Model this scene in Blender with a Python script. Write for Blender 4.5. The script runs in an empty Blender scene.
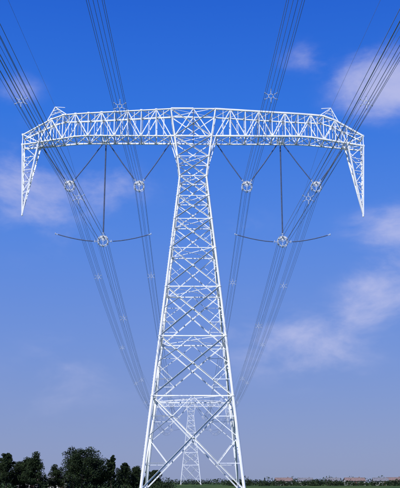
import bpy, math, random
from mathutils import Vector, Matrix
random.seed(7)
scene = bpy.context.scene
R = math.radians

# ------------------------------------------------------------------ materials
def new_mat(name):
    m = bpy.data.materials.new(name); m.use_nodes = True
    nt = m.node_tree; b = nt.nodes['Principled BSDF']
    return m, nt, b

def noise_mat(name, c1, c2, scale=1.0, rough=0.6, metal=0.0, detail=4, lo=0.35, hi=0.65, spec=None):
    m, nt, b = new_mat(name)
    tc = nt.nodes.new('ShaderNodeTexCoord')
    n = nt.nodes.new('ShaderNodeTexNoise'); n.inputs['Scale'].default_value = scale; n.inputs['Detail'].default_value = detail
    r = nt.nodes.new('ShaderNodeValToRGB')
    r.color_ramp.elements[0].position = lo; r.color_ramp.elements[0].color = (*c1, 1)
    r.color_ramp.elements[1].position = hi; r.color_ramp.elements[1].color = (*c2, 1)
    nt.links.new(tc.outputs['Object'], n.inputs['Vector'])
    nt.links.new(n.outputs['Fac'], r.inputs['Fac'])
    nt.links.new(r.outputs['Color'], b.inputs['Base Color'])
    b.inputs['Roughness'].default_value = rough; b.inputs['Metallic'].default_value = metal
    if spec is not None: b.inputs['Specular IOR Level'].default_value = spec
    return m

M_STEEL = noise_mat('white_painted_steel', (0.70,0.74,0.80), (0.84,0.86,0.89), 0.45, 0.5, spec=.3, detail=6)
M_FIT   = noise_mat('galvanised_fittings', (0.50,0.54,0.60), (0.66,0.69,0.74), 3, 0.45)
M_INS   = noise_mat('blue_grey_silicone_insulator', (0.06,0.085,0.17), (0.09,0.12,0.22), 3, 0.6)
M_WIRE  = noise_mat('weathered_aluminium_conductor', (0.19,0.22,0.30), (0.28,0.31,0.38), 0.3, 0.5, 0.0)
M_CONC  = noise_mat('concrete', (0.25,0.24,0.22), (0.36,0.35,0.33), 4, 0.9)
M_BARK  = noise_mat('bark', (0.03,0.022,0.016), (0.07,0.055,0.04), 6, 0.9)
M_LEAF  = noise_mat('foliage', (0.008,0.015,0.009), (0.032,0.050,0.020), 0.5, 0.8, spec=0.1)
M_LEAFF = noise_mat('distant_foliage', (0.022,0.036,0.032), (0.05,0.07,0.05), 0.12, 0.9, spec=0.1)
M_GRASS = noise_mat('grass_ground', (0.020,0.050,0.012), (0.08,0.12,0.03), 0.05, 0.95, detail=8, spec=0.05)
M_WALL  = noise_mat('whitewashed_wall', (0.34,0.34,0.34), (0.48,0.47,0.46), 1.2, 0.9)
M_BRICK = noise_mat('brick_wall', (0.22,0.15,0.14), (0.31,0.22,0.20), 2.0, 0.9)
M_ROOFO = noise_mat('clay_tile_roof', (0.16,0.11,0.10), (0.25,0.17,0.15), 1.5, 0.85)
M_ROOFG = noise_mat('grey_tile_roof', (0.12,0.12,0.14), (0.2,0.2,0.22), 1.5, 0.85)
M_GLASS = noise_mat('window_glass', (0.02,0.03,0.04), (0.05,0.06,0.08), 1.0, 0.15)
M_DOOR  = noise_mat('painted_door', (0.10,0.04,0.03), (0.14,0.06,0.04), 3.0, 0.6)

# ------------------------------------------------------------------ mesh builder
class MB:
    def __init__(s): s.v=[]; s.f=[]
    def prism(s, p, q, pts, up=None):
        p=Vector(p); q=Vector(q); d=(q-p)
        if d.length<1e-5: return
        d.normalize()
        ref = Vector(up) if up is not None else Vector((0,0,1))
        if abs(d.dot(ref.normalized()))>0.98: ref=Vector((1,0,0)) if abs(d.x)<0.9 else Vector((0,1,0))
        a=d.cross(ref).normalized(); b=a.cross(d).normalized()
        n=len(pts); k=len(s.v)
        for base in (p,q):
            for (x,y) in pts: s.v.append(base+a*x+b*y)
        for i in range(n):
            j=(i+1)%n; s.f.append((k+i,k+j,k+n+j,k+n+i))
        s.f.append(tuple(range(k+n-1,k-1,-1))); s.f.append(tuple(range(k+n,k+2*n)))
    def tube(s,p,q,r,n=8,up=None):
        s.prism(p,q,[(r*math.cos(2*math.pi*i/n),r*math.sin(2*math.pi*i/n)) for i in range(n)],up)
    def angle(s,p,q,w,t=None,up=None,flip=1):
        t=t or w*0.16; h=w/2
        pts=[(-h,-h),(h,-h),(h,-h+t),(-h+t,-h+t),(-h+t,h),(-h,h)]
        if flip<0: pts=[(-x,y) for x,y in reversed(pts)]
        s.prism(p,q,pts,up)
    def box(s,c,sx,sy,sz):
        c=Vector(c); s.prism(c-Vector((0,0,sz/2)),c+Vector((0,0,sz/2)),[(-sy/2,-sx/2),(sy/2,-sx/2),(sy/2,sx/2),(-sy/2,sx/2)],(1,0,0))
    def path(s,pts,radii,n=6,caps=True):
        k0=len(s.v); m=len(pts)
        pts=[Vector(p) for p in pts]
        for i,p in enumerate(pts):
            d=(pts[min(i+1,m-1)]-pts[max(i-1,0)])
            if d.length<1e-7: d=pts[-1]-pts[0]
            d.normalize()
            ref=Vector((0,0,1)) if abs(d.z)<0.9 else Vector((0,1,0))
            a=d.cross(ref).normalized(); b=a.cross(d)
            r=radii[i] if isinstance(radii,(list,tuple)) else radii
            for j in range(n):
                t=2*math.pi*j/n; s.v.append(p+a*(r*math.cos(t))+b*(r*math.sin(t)))
        for i in range(m-1):
            for j in range(n):
                j2=(j+1)%n; A=k0+i*n
                s.f.append((A+j,A+j2,A+n+j2,A+n+j))
        if caps:
            s.f.append(tuple(range(k0+n-1,k0-1,-1))); s.f.append(tuple(k0+(m-1)*n+j for j in range(n)))
    def ring(s,c,axis,R_,r,n=20,m=6):
        c=Vector(c); axis=Vector(axis).normalized()
        ref=Vector((0,0,1)) if abs(axis.z)<0.9 else Vector((0,1,0))
        a=axis.cross(ref).normalized(); b=axis.cross(a)
        k=len(s.v)
        for i in range(n):
            t=2*math.pi*i/n; o=a*math.cos(t)+b*math.sin(t)
            for j in range(m):
                u=2*math.pi*j/m; s.v.append(c+o*(R_+r*math.cos(u))+axis*(r*math.sin(u)))
        for i in range(n):
            i2=(i+1)%n
            for j in range(m):
                j2=(j+1)%m; s.f.append((k+i*m+j,k+i2*m+j,k+i2*m+j2,k+i*m+j2))
    def mesh(s,name,mat,smooth=False):
        me=bpy.data.meshes.new(name); me.from_pydata([tuple(v) for v in s.v],[],s.f); me.update()
        me.materials.append(mat)
        if smooth: me.shade_smooth()
        return me

def obj(name, data, parent=None, loc=(0,0,0), rot=0.0):
    o=bpy.data.objects.new(name,data); scene.collection.objects.link(o)
    o.location=loc; o.rotation_euler=(0,0,rot)
    if parent: o.parent=parent
    return o

# ------------------------------------------------------------------ transmission tower
SPAN=510.0; SAG_M=0.10
ARM_D=1.75
BX=14.1
CL_IN=(8.6,47.2); CL_OUT=(19.7,47.2); CL_LOW=(BX,38.1)
HEXR=0.78

def hw(z):
    if z<=48.3: return 7.2+(2.1-7.2)*z/48.3
    if z<=55.2: return 2.1+(2.95-2.1)*(z-48.3)/6.9
    return 2.95+(3.6-2.95)*(z-55.2)/4.7

def build_body():
    b=MB()
    levels=[0.6,13.6,22.4,30.0,36.2,41.0,44.9,48.3,51.6,55.2,59.9]
    sg=[(-1,-1),(1,-1),(1,1),(-1,1)]
    def cor(z,i):
        h=hw(z); d=h if z<=48.3 else h+(ARM_D-h)*min(1,(z-48.3)/6.9)
        return Vector((sg[i][0]*h,sg[i][1]*d,z))
    for i in range(4):
        for a,c in zip(levels[:-1],levels[1:]):
            r=0.22-0.10*a/60
            b.tube(cor(a,i),cor(c,i),r,8)
            b.tube(cor(a,i)-Vector((0,0,.05)),cor(a,i)+Vector((0,0,.05)),r*1.5,8)
    for li,(a,c) in enumerate(zip(levels[:-1],levels[1:])):
        w=0.20 if c<=30 else 0.155
        for i in range(4):
            j=(i+1)%4
            BL,BR,TL,TR=cor(a,i),cor(a,j),cor(c,i),cor(c,j)
            nrm=(BR-BL).cross(TL-BL).normalized()
            off=nrm*0.07
            b.angle(BL+off,TR+off,w,up=nrm); b.angle(BR-off,TL-off,w,up=nrm,flip=-1)
            b.angle(TL,TR,w*0.85,up=(0,0,1))
            if c<=48.4:
                wb=(BR-BL).length; wt=(TR-TL).length
                t=wb/(wb+wt); X=BL+(TR-BL)*t
                ws=0.095 if c<31 else 0.065
                L1=BL+(TL-BL)*t; R1=BR+(TR-BR)*t
                for (P0,P1,M) in ((BL,TL,L1),(BR,TR,R1)):
                    for e in (P0,P1):
                        mid=(e+X)/2; b.angle(M,mid,ws,up=nrm)
                        if c<31:
                            b.angle((M+e)/2,mid,ws*0.9,up=nrm)
                if c<31:
                    mt=(TL+TR)/2
                    b.angle(mt,(TL+X)/2,ws,up=nrm); b.angle(mt,(TR+X)/2,ws,up=nrm)
                b.prism(X-nrm*.1,X+nrm*.1,[(-.16,-.16),(.16,-.16),(.16,.16),(-.16,.16)],(0,0,1))
            for P in (TL,TR):
                q=P+((TL+TR)/2-P).normalized()*0.2-Vector((0,0,.1))
                b.prism(q-nrm*.03,q+nrm*.03,[(-.17,-.22),(.17,-.22),(.17,.22),(-.17,.22)],(0,0,1))
        b.angle(cor(c,0),cor(c,2),0.08); b.angle(cor(c,1)+Vector((0,0,.12)),cor(c,3)+Vector((0,0,.12)),0.08)
    z=3
    while z<48:
        p=cor(z,0); b.tube(p,p+Vector((-.34,0,0)),0.012,4); z+=0.45
    return b

def prof_top(x):
    x=abs(x)
    if x<=3.6: return 59.9
    if x<=21.8: return 59.9-1.1*(x-3.6)/18.2
    return 58.8-3.2*(x-21.8)/5.6
def prof_bot(x):
    x=abs(x)
    if x<=18: return 55.2
    return 55.2-1.3*(x-18)/9.4
def prof_d(x):
    x=abs(x)
    return ARM_D if x<18 else ARM_D-0.75*(x-18)/9.4

def build_arm():
    b=MB()
    xs=[3.6,6.0,8.4,10.6,12.7,14.8,16.9,19.0,21.0,22.9,24.8,27.4]
    def P(x,top,sy): 
        return Vector((x,sy*prof_d(x),prof_top(x) if top else prof_bot(x)))
    for s in (-1,1):
        X=[s*x for x in xs]
        for i,(a,c) in enumerate(zip(X[:-1],X[1:])):
            for sy in (-1,1):
                b.angle(P(a,1,sy),P(c,1,sy),0.25,up=(0,0,1),flip=sy)
                b.angle(P(a,0,sy),P(c,0,sy),0.25,up=(0,0,1),flip=sy)
                b.angle(P(c,1,sy),P(c,0,sy),0.13,up=(0,1,0))
                if i%2==0: b.angle(P(a,0,sy),P(c,1,sy),0.15,up=(0,1,0))
                else:      b.angle(P(a,1,sy),P(c,0,sy),0.15,up=(0,1,0))
                m=(P(a,0,sy)+P(c,1,sy))/2 if i%2==0 else (P(a,1,sy)+P(c,0,sy))/2
                b.angle(m,(P(a,0,sy)+P(c,0,sy))/2,0.07,up=(0,1,0))
                b.angle(m,(P(a,1,sy)+P(c,1,sy))/2,0.07,up=(0,1,0))
                for tp in (0,1):
                    g=P(c,tp,sy); b.prism(g-Vector((0,.04,0)),g+Vector((0,.04,0)),[(-.18,-.16),(.18,-.16),(.18,.16),(-.18,.16)],(0,0,1))
            for tp in (0,1):
                b.angle(P(c,tp,-1),P(c,tp,1),0.12)
                b.angle(P(a,tp,-1),P(c,tp,1),0.11); b.angle(P(a,tp,1)+Vector((0,0,.09)),P(c,tp,-1)+Vector((0,0,.09)),0.11)
        for sy in (-1,1):
            b.angle((0,sy*ARM_D,59.95),(s*3.6,sy*ARM_D,59.95),0.24,up=(0,0,1))
            b.angle((0,sy*ARM_D,55.2),(s*3.6,sy*ARM_D,55.2),0.24,up=(0,0,1))
            b.angle((0,sy*ARM_D,59.9),(s*2.95,sy*ARM_D,55.2),0.15,up=(0,1,0))
            b.angle((0,sy*ARM_D,59.9),(0,sy*ARM_D,55.2),0.13,up=(0,1,0))
            b.angle((s*2.3,sy*ARM_D,50.6),(s*3.6,sy*ARM_D,55.2),0.14,up=(0,1,0))
        tip=Vector((s*27.0,0,42.6))
        rim=[Vector((s*24.8,-prof_d(24.8),prof_bot(24.8))),Vector((s*27.4,-prof_d(27.4),prof_bot(27.4))),
             Vector((s*27.4,prof_d(27.4),prof_bot(27.4))),Vector((s*24.8,prof_d(24.8),prof_bot(24.8)))]
        b.angle(P(s*27.4,1,-1),P(s*27.4,1,1),0.2)
        ts=[0,.2,.38,.55,.7,.84,.985]
        for i in range(4):
            b.angle(rim[i],tip,0.22,up=(0,1,0))
            for k,(t0,t1) in enumerate(zip(ts[:-1],ts[1:])):
                A=rim[i].lerp(tip,t0); B=rim[(i+1)%4].lerp(tip,t1); A2=rim[(i+1)%4].lerp(tip,t0); B2=rim[i].lerp(tip,t1)
                if k%2: b.angle(A,B,0.10)
                else: b.angle(A2,B2,0.10)
                b.angle(B2,B,0.09)
        b.tube(tip+Vector((0,0,.3)),tip-Vector((0,0,.35)),0.14,8)
        ap=Vector((s*22.6,0,60.9))
        for x in (20.4,23.6):
            for sy in (-1,1):
                b.angle((s*x,sy*prof_d(x),prof_top(x)),ap,0.11)
        b.angle((s*20.4,-ARM_D,prof_top(20.4)),(s*20.4,ARM_D,prof_top(20.4)),0.12)
        for t in (.4,.7):
            for sy in (-1,1):
                A=Vector((s*20.4,sy*prof_d(20.4),prof_top(20.4))).lerp(ap,t); B=Vector((s*23.6,sy*prof_d(23.6),prof_top(23.6))).lerp(ap,t)
                b.angle(A,B,0.07)
        b.angle(ap,ap+Vector((-s*1.6,0,-.1)),0.10)
        for x in (3.7,BX-.35,BX,BX+.35,24.3):
            b.box((s*x,0,prof_bot(x)-.25),0.12,0.5,0.5)
            b.angle((s*x,-prof_d(x),prof_bot(x)),(s*x,prof_d(x),prof_bot(x)),0.16)
    return b

def shed_path(ins,fit,pts,shed=0.115,core=0.07,endring=True):
    pts=[Vector(p) for p in pts]
    L=[0]
    for a,c in zip(pts[:-1],pts[1:]): L.append(L[-1]+(c-a).length)
    def at(t):
        t=max(0,min(L[-1],t))
        for i in range(len(pts)-1):
            if t<=L[i+1]+1e-9: return pts[i].lerp(pts[i+1],(t-L[i])/(L[i+1]-L[i]))
        return pts[-1]
    e=0.4; fit.path([at(0),at(e)],0.05,6); fit.path([at(L[-1]-e),at(L[-1])],0.05,6)
    q=[];r=[]; t=e; st=0.17
    while t<L[-1]-e-st:
        for dt,rr in ((0,core),(0.06,core),(0.07,shed),(0.10,shed*0.9),(0.13,core)):
            q.append(at(t+dt)); r.append(rr)
        t+=st
    ins.path(q,r,8)
    if endring:
        d=(at(L[-1]-e)-at(L[-1]-e-.3)); fit.ring(at(L[-1]-e),d,0.22,0.03,14,5)

def hexpts(c,r=HEXR):
    return [Vector((c[0]+r*math.cos(R(30+60*k)),0,c[1]+r*math.sin(R(30+60*k)))) for k in range(6)]

def build_insulators():
    ins=MB(); fit=MB()
    for s in (-1,1):
        for (cx,cz),(x0,x1) in ((CL_IN,(3.7,BX-.35)),(CL_OUT,(BX+.35,24.3))):
            for x in (x0,x1):
                top=Vector((s*x,0,prof_bot(x)-.5)); end=Vector((s*cx,0,cz+.75))+Vector((s*(.5 if x>cx else -.5),0,0))
                mid=(top+end)/2+Vector((0,0,-.12))
                shed_path(ins,fit,[top,mid,end])
            clamp(fit,(s*cx,cz))
        top=Vector((s*BX,0,prof_bot(BX)-.5)); end=Vector((s*BX,0,CL_LOW[1]+.9))
        shed_path(ins,fit,[top,end],shed=.14,core=.085)
        clamp(fit,(s*BX,CL_LOW[1]))
        for k in (-1,1):
            x=s*BX+k*0.9; z=CL_LOW[1]
            pts=[(x+k*6.6,0,z+1.2),(x+k*5.4,0,z+.84),(x+k*4.2,0,z+.53),(x+k*3,0,z+.28),(x+k*1.8,0,z+.09),(x,0,z-.05)]
            shed_path(ins,fit,pts,shed=.105,core=.065)
            fit.ring((x+k*6.6,0,z+1.2),(1,0,0),.14,.04,12,5)
    return ins,fit

def clamp(fit,c):
    h=hexpts(c); ce=Vector((c[0],0,c[1]))
    for k in range(6):
        fit.tube(h[k],h[(k+1)%6],0.055,6)
        if k%2==0: fit.tube(h[k],ce,0.045,6)
        fit.tube(h[k]-Vector((0,.45,0)),h[k]+Vector((0,.45,0)),0.09,8)
    for sy in (-.3,.3):
        fit.ring(ce+Vector((0,sy,0)),(0,1,0),HEXR*1.1,0.03,24,5)
    fit.prism(ce+Vector((0,-.05,.0)),ce+Vector((0,.05,.0)),[(-.62,.55),(0,.15),(.62,.55),(.55,.85),(-.55,.85)],(0,0,1))

body=build_body().mesh('tower_body',M_STEEL)
arm=build_arm().mesh('cross_arm',M_STEEL)
I,F=build_insulators()
insm=I.mesh('insulator_strings',M_INS,True); fitm=F.mesh('suspension_clamps',M_FIT)
foot=MB()
for sx in (-1,1):
    for sy in (-1,1):
        foot.prism((sx*7.2,sy*7.2,-.5),(sx*7.17,sy*7.17,.62),[(-.6,-.6),(.6,-.6),(.6,.6),(-.6,.6)],(1,0,0))
footm=foot.mesh('concrete_footings',M_CONC)
LROT=math.atan2(5.5,510.0)
T0=Vector((-1.1,131.0,0)); LM=Matrix.Translation(T0)@Matrix.Rotation(LROT,4,'Z')
for k in range(2):
    e=obj('transmission_tower',None,loc=LM@Vector((0,k*SPAN,0)),rot=LROT)
    for nm,me in (('lattice_body',body),('cross_arm',arm),('insulator_strings',insm),('suspension_clamps',fitm),('concrete_footings',footm)):
        obj(nm,me,e)

# ------------------------------------------------------------------ conductors
def drop(y,m=SAG_M):
    s=y%SPAN
    return -m*s+m*s*s/SPAN
def wire_ys(): 
    ys=[]; y=-SPAN
    while y<=SPAN+.01: ys.append(y); y+=6.0
    if ys[-1]<SPAN: ys.append(SPAN)
    return ys
spacer_y=[-455,-395,-330,-265,-200,-150,-96,-41,48,112,180,245,310,375,440]
for s in (-1,1):
    for c in (CL_IN,CL_OUT,CL_LOW):
        w=MB(); f=MB()
        cc=(s*c[0],c[1])
        for hi,h in enumerate(hexpts(cc)):
            mm=SAG_M*(1+random.uniform(-.006,.006))
            w.path([(h.x,y,h.z+drop(y,mm)) for y in wire_ys()],0.023,5)
        for sy in spacer_y:
            sy2=sy+random.uniform(-4,4)
            if sy==-41 and c is CL_OUT: sy2=-40
            if sy==-41 and c is CL_LOW: sy2=-30
            dz=drop(sy2)
            H=[p+Vector((0,sy2,dz)) for p in hexpts(cc)]; ce=Vector((cc[0],sy2,cc[1]+dz))
            f.ring(ce,(0,1,0),0.26,0.035,12,5)
            for p in H:
                f.tube(ce+(p-ce)*0.33,p,0.03,5); f.tube(p-Vector((0,.12,0)),p+Vector((0,.12,0)),0.055,6)
        e=obj('conductor_bundle',None,loc=T0,rot=LROT)
        obj('subconductors',w.mesh('subconductors',M_WIRE,True),e); obj('spacer_dampers',f.mesh('spacer_dampers',M_FIT),e)
    w=MB(); w.path([(s*22.6,y,60.9+drop(y,.08)) for y in wire_ys()],0.017,5)
    obj('earth_wire',w.mesh('earth_wire',M_WIRE,True),loc=T0,rot=LROT)

# ------------------------------------------------------------------ ground
g=bpy.data.meshes.new('ground'); n=60; S=9000
vs=[];fs=[]
for i in range(n+1):
    for j in range(n+1):
        u=(i/n*2-1); v=(j/n*2-1); vs.append((S*u*abs(u),S*v*abs(v),0))
for i in range(n):
    for j in range(n):
        a=i*(n+1)+j; fs.append((a,a+n+1,a+n+2,a+1))
g.from_pydata(vs,[],fs); g.materials.append(M_GRASS); obj('ground',g)

# ------------------------------------------------------------------ trees
def leaf_cloud(mb, centre, rad, count, size):
    cx,cy,cz=centre
    for _ in range(count):
        while True:
            x,y,z=(random.uniform(-1,1) for _ in range(3))
            if x*x+y*y+z*z<=1: break
        p=Vector((cx+x*rad[0],cy+y*rad[1],cz+z*rad[2]))
        a=Vector((random.gauss(0,1),random.gauss(0,1),random.gauss(0,1))).normalized()
        b=a.orthogonal().normalized(); q=a.cross(b)
        s1=size*random.uniform(.5,1.2); s2=s1*random.uniform(.4,.8)
        i=len(mb.v); mb.v+= [p-b*s1,p+q*s2,p+b*s1,p-q*s2]; mb.f.append((i,i+1,i+2,i+3))

def make_tree(kind,H,W,seed):
    random.seed(seed)
    t=MB(); l=MB()
    tw=H*0.022
    trunk=[(0,0,-.2)]; x=y=0
    for k in range(1,9):
        x+=random.uniform(-.12,.12); y+=random.uniform(-.12,.12); trunk.append((x,y,H*.93*k/8))
    t.path(trunk,[tw*(1-.11*k) for k in range(9)],8)
    nl = {'round':44,'cone':40,'poplar':38}[kind]
    for k in range(nl):
        f=random.uniform(.16,.95) if kind!='poplar' else random.uniform(.1,.97)
        i=min(7,int(f*8)); base=Vector(trunk[i]).lerp(Vector(trunk[i+1]),f*8-i)
        ang=k*2.399+random.uniform(-.6,.6)
        if kind=='round': ext=W/2*math.sin(math.pi*min(1,max(.0,(f*.80+.14))))**.6*random.uniform(.5,1.0)
        elif kind=='cone': ext=W/2*(1.08-f)**.8*random.uniform(.65,1.1)
        else: ext=W/2*(math.sin(math.pi*(f*.9+.08))**.7)*random.uniform(.6,1)
        rise={'round':.25,'cone':.15,'poplar':1.2}[kind]*ext
        tip=base+Vector((math.cos(ang)*ext,math.sin(ang)*ext,rise))
        tip.z=min(tip.z,H*random.uniform(.86,.97))
        mid=base.lerp(tip,.5)+Vector((0,0,-.08*ext))
        t.path([base,mid,tip],[tw*.45*(1-f*.6),tw*.28*(1-f*.5),tw*.08],5)
        rr=max(.5,W*random.uniform(.09,.165)) if kind=='round' else max(.35,W*random.uniform(.12,.2))
        for q,sc in ((tip,1),(mid,.9)):
            leaf_cloud(l,q+Vector((0,0,.1)),(rr*sc,rr*sc,rr*sc*.8),int(140*(1 if kind=='round' else .75)),.21)
    return t.mesh('trunk_and_limbs',M_BARK,True), l.mesh('crown',M_LEAF)

protos={}
def tree(name,kind,px,Y,H,W,seed,rot=0):
    key=(kind,seed)
    if key not in protos: protos[key]=(make_tree(kind,H,W,seed),H,W)
    (tm,lm),H0,W0=protos[key]
    e=obj(name,None,loc=(px,Y,0),rot=rot); e.scale=(W/W0,W/W0,H/H0)
    obj('trunk',tm,e); obj('crown',lm,e)
tree('broadleaf_tree','round',-31.6,240,10.8,11,11)
tree('broadleaf_tree','round',-28.2,246,8.4,8,12,.7)
tree('broadleaf_tree','round',-35.2,250,8.2,8.0,11,2.1)
tree('broadleaf_tree','cone',-43.8,238,9.8,6.2,21)
tree('broadleaf_tree','cone',-46.9,243,8.3,6.5,22,.5)
tree('poplar_tree','poplar',-51.6,240,9.4,3.8,31)
tree('broadleaf_tree','round',-49.6,248,7.4,7.5,12,3.0)
tree('broadleaf_tree','round',-55.0,244,8.0,7,11,4.0)
tree('poplar_tree','poplar',-23.9,243,9.2,2.5,32)
tree('poplar_tree','poplar',-20.6,247,7.0,2.8,31,1.3)
tree('broadleaf_tree','cone',-17.8,251,6.2,5.0,22,2.5)
tree('broadleaf_tree','round',-13.6,258,5.2,6,12,5.0)
tree('broadleaf_tree','cone',-39.6,246,6.6,5,21,4.0)
tree('broadleaf_tree','round',-22.0,256,5.6,6,11,1.0)

random.seed(3)
h=MB()
for k in range(52):
    x=-64+k*1.1; zz=random.uniform(.9,2.4)*(1 if x<-12 else .6)
    if -53<x<-46 or -43<x<-37: zz*=.7
    leaf_cloud(h,(x,253+random.uniform(-3,3),zz*.7),(1.7,1.7,zz),130,.27)
obj('hedge',h.mesh('hedge',M_LEAF))
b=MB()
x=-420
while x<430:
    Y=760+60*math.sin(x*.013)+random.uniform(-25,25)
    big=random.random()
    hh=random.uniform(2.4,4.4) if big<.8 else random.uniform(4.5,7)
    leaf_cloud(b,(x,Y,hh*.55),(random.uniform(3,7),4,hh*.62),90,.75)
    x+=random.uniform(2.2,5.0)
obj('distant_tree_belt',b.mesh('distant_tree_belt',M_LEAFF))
b=MB()
for k in range(150):
    x=random.uniform(14,135); Y=random.uniform(440,492); hh=random.uniform(1.0,3.2)
    leaf_cloud(b,(x,Y,hh*.5),(random.uniform(1.5,3.5),1.6,hh*.6),80,.4)
obj('bushes',b.mesh('bushes',M_LEAF))

# ------------------------------------------------------------------ houses
def house(x,Y,L,D,H,roof,wall,rot=0,rh=1.4):
    e=obj('farm_house',None,loc=(x,Y,0),rot=rot)
    w=MB(); w.box((0,0,H/2),L,D,H)
    for s in (-1,1):
        X=s*(L/2-.12)
        k=len(w.v); w.v+= [Vector((X,-D/2,H)),Vector((X,D/2,H)),Vector((X,0,H+rh)),Vector((X+s*.12,-D/2,H)),Vector((X+s*.12,D/2,H)),Vector((X+s*.12,0,H+rh))]
        w.f+=[(k,k+1,k+2),(k+3,k+5,k+4),(k,k+2,k+5,k+3),(k+1,k+4,k+5,k+2)]
    obj('walls',w.mesh('walls',wall),e)
    r=MB(); o=.45
    for s in (-1,1):
        sl=rh/(D/2)
        A=Vector((-L/2-o,0,H+rh+.05)); B=Vector((L/2+o,0,H+rh+.05)); dv=Vector((0,s*(D/2+o),-sl*(D/2+o)))
        up=Vector((0,0,.14)); k=len(r.v)
        r.v+=[A,B,B+dv,A+dv,A+up,B+up,B+dv+up,A+dv+up]
        r.f+=[(k,k+1,k+2,k+3),(k+4,k+7,k+6,k+5),(k,k+4,k+5,k+1),(k+2,k+6,k+7,k+3),(k+1,k+5,k+6,k+2),(k,k+3,k+7,k+4)]
    r.tube((-L/2-o,0,H+rh+.24),(L/2+o,0,H+rh+.24),.12,6)
    r.box((L*.28,.6,H+rh+.3),.5,.5,1.0)
    obj('roof',r.mesh('roof',roof),e)
    g_=MB(); nW=max(2,int(L/3)); fr=MB(); dr=MB()
    for i in range(nW):
        xx=-L/2+L*(i+.5)/nW
        if i==nW//2: dr.box((xx,-D/2-.02,1.05),1.0,.08,2.1); continue
        g_.box((xx,-D/2-.01,1.55),1.2,.06,1.1)
        fr.box((xx,-D/2-.04,.94),1.5,.14,.1); fr.box((xx,-D/2-.04,2.16),1.4,.12,.1); fr.box((xx,-D/2-.05,1.55),.07,.06,1.1)
    obj('windows',g_.mesh('windows',M_GLASS),e); obj('window_frames',fr.mesh('frames',M_WALL),e); obj('door',dr.mesh('door',M_DOOR),e)
for a in [(47,505,9,6,2.5,M_ROOFO,M_WALL,.05),(61,520,8,6,2.5,M_ROOFG,M_WALL,-.1),(74,500,7,5,2.4,M_ROOFG,M_BRICK,0),
          (88,512,11,6,2.6,M_ROOFO,M_WALL,.1),(101,503,8,6,2.5,M_ROOFG,M_WALL,-.05),(113,520,10,6,2.8,M_ROOFO,M_BRICK,.15),
          (-50.5,264,6,4.5,2.1,M_ROOFO,M_WALL,.1),(-41.5,265,5.5,4.5,2.1,M_ROOFG,M_WALL,-.1)]:
    house(*a,rh=1.4 if a[1]>300 else 1.0)

# ------------------------------------------------------------------ sky
SUN_EL=R(42); SUN_AZ=R(212)
wd=bpy.data.worlds.new('sky'); scene.world=wd; wd.use_nodes=True
nt=wd.node_tree; nt.nodes.clear(); N=nt.nodes.new; Lk=nt.links.new
out=N('ShaderNodeOutputWorld')
sky=N('ShaderNodeTexSky'); sky.sky_type='NISHITA'; sky.sun_disc=False; sky.sun_elevation=SUN_EL; sky.sun_rotation=SUN_AZ
bg1=N('ShaderNodeBackground'); bg1.inputs['Strength'].default_value=0.07; Lk(sky.outputs[0],bg1.inputs['Color'])
tc=N('ShaderNodeTexCoord'); sep=N('ShaderNodeSeparateXYZ'); Lk(tc.outputs['Generated'],sep.inputs[0])
ramp=N('ShaderNodeValToRGB'); Lk(sep.outputs['Z'],ramp.inputs['Fac'])
cr=ramp.color_ramp
stops=[(0.0,(.28,.34,.56)),(0.05,(.24,.32,.61)),(0.15,(.165,.29,.72)),(0.28,(.085,.245,.80)),(0.40,(.028,.185,.80)),(0.52,(.012,.125,.70)),(1.0,(.008,.07,.5))]
cr.elements[0].position=0; cr.elements[0].color=(*stops[0][1],1); cr.elements[1].position=1; cr.elements[1].color=(*stops[-1][1],1)
for p,c in stops[1:-1]:
    e=cr.elements.new(p); e.color=(*c,1)
mp=N('ShaderNodeMapping'); mp.inputs['Scale'].default_value=(1,1,2.0); Lk(tc.outputs['Generated'],mp.inputs['Vector'])
nz=N('ShaderNodeTexNoise'); nz.inputs['Scale'].default_value=9; nz.inputs['Detail'].default_value=9; nz.inputs['Roughness'].default_value=.6; nz.inputs['Distortion'].default_value=.25
Lk(mp.outputs[0],nz.inputs['Vector'])
def math_(op,a,b=None,clamp=False):
    m=N('ShaderNodeMath'); m.operation=op; m.use_clamp=clamp
    for i,x in enumerate((a,b)):
        if x is None: continue
        if isinstance(x,(int,float)): m.inputs[i].default_value=x
        else: Lk(x,m.inputs[i])
    return m.outputs[0]
def blob(az,el,rad,amp):
    az,el=R(az),R(el); d=(math.sin(az)*math.cos(el),math.cos(az)*math.cos(el),math.sin(el))
    vm=N('ShaderNodeVectorMath'); vm.operation='SUBTRACT'; vm.inputs[1].default_value=d; Lk(tc.outputs['Generated'],vm.inputs[0])
    sc=N('ShaderNodeVectorMath'); sc.operation='MULTIPLY'; sc.inputs[1].default_value=(1,1,1.6); Lk(vm.outputs[0],sc.inputs[0])
    ln=N('ShaderNodeVectorMath'); ln.operation='LENGTH'; Lk(sc.outputs[0],ln.inputs[0])
    mr=N('ShaderNodeMapRange'); mr.interpolation_type='SMOOTHSTEP'; mr.inputs['From Min'].default_value=0; mr.inputs['From Max'].default_value=math.sin(R(rad)); mr.inputs['To Min'].default_value=amp; mr.inputs['To Max'].default_value=0
    Lk(ln.outputs['Value'],mr.inputs['Value']); return mr.outputs[0]
tot=None
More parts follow.
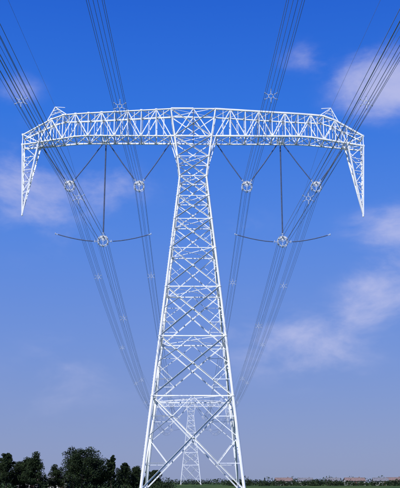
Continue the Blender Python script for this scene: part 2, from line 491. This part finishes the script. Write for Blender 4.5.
for b_ in [(-11.5,18.5,8.5,.58),(-6,19.5,5,.4),(13.3,25.3,5.6,1.2),(12.3,11.8,5,1.0),(13,16.0,5,.7),(7.5,27.3,2.6,.5),(4.5,9,6.5,.45),(8.5,8.5,6,.5),(2.5,16.5,4,.3),(-12.8,25,2.4,.5),(-9,7,8,.3),(-30,20,10,.8),(28,16,11,.8),(160,25,20,.6)]:
    o=blob(*b_); tot=o if tot is None else math_('ADD',tot,o)
dn=math_('ADD',math_('MULTIPLY',tot,.55),math_('MULTIPLY',math_('SUBTRACT',nz.outputs['Fac'],.5),1.5))
nm=N('ShaderNodeMapRange'); nm.interpolation_type='SMOOTHSTEP'; nm.inputs['From Min'].default_value=.0; nm.inputs['From Max'].default_value=.8; Lk(dn,nm.inputs['Value'])
cf=math_('MULTIPLY',nm.outputs[0],math_('MINIMUM',math_('MULTIPLY',tot,2.0),1.0)); cf=math_('MULTIPLY',cf,0.78,True)
mx=N('ShaderNodeMix'); mx.data_type='RGBA'; Lk(cf,mx.inputs['Factor']); Lk(ramp.outputs['Color'],mx.inputs[6]); mx.inputs[7].default_value=(.64,.64,.90,1)
bg2=N('ShaderNodeBackground'); bg2.inputs['Strength'].default_value=1.0; Lk(mx.outputs[2],bg2.inputs['Color'])
ms=N('ShaderNodeMixShader'); ms.inputs[0].default_value=.88; Lk(bg1.outputs[0],ms.inputs[1]); Lk(bg2.outputs[0],ms.inputs[2]); Lk(ms.outputs[0],out.inputs['Surface'])

sd=bpy.data.lights.new('sun','SUN'); sd.energy=4.9; sd.angle=R(.5); sd.color=(1,.97,.93)
so=bpy.data.objects.new('sun',sd); scene.collection.objects.link(so)
dirv=Vector((math.sin(SUN_AZ)*math.cos(SUN_EL),math.cos(SUN_AZ)*math.cos(SUN_EL),math.sin(SUN_EL)))
so.rotation_euler=dirv.to_track_quat('Z','Y').to_euler()

cd=bpy.data.cameras.new('camera'); co=bpy.data.objects.new('camera',cd); scene.collection.objects.link(co)
cd.sensor_fit='VERTICAL'; cd.sensor_height=24; cd.lens=24*866/488
cd.clip_start=.1; cd.clip_end=20000
co.location=(0,0,1.6); co.rotation_euler=(R(90+15.4),0,0)
scene.camera=co
scene.view_settings.view_transform='Standard'; scene.view_settings.look='None'; scene.view_settings.exposure=0
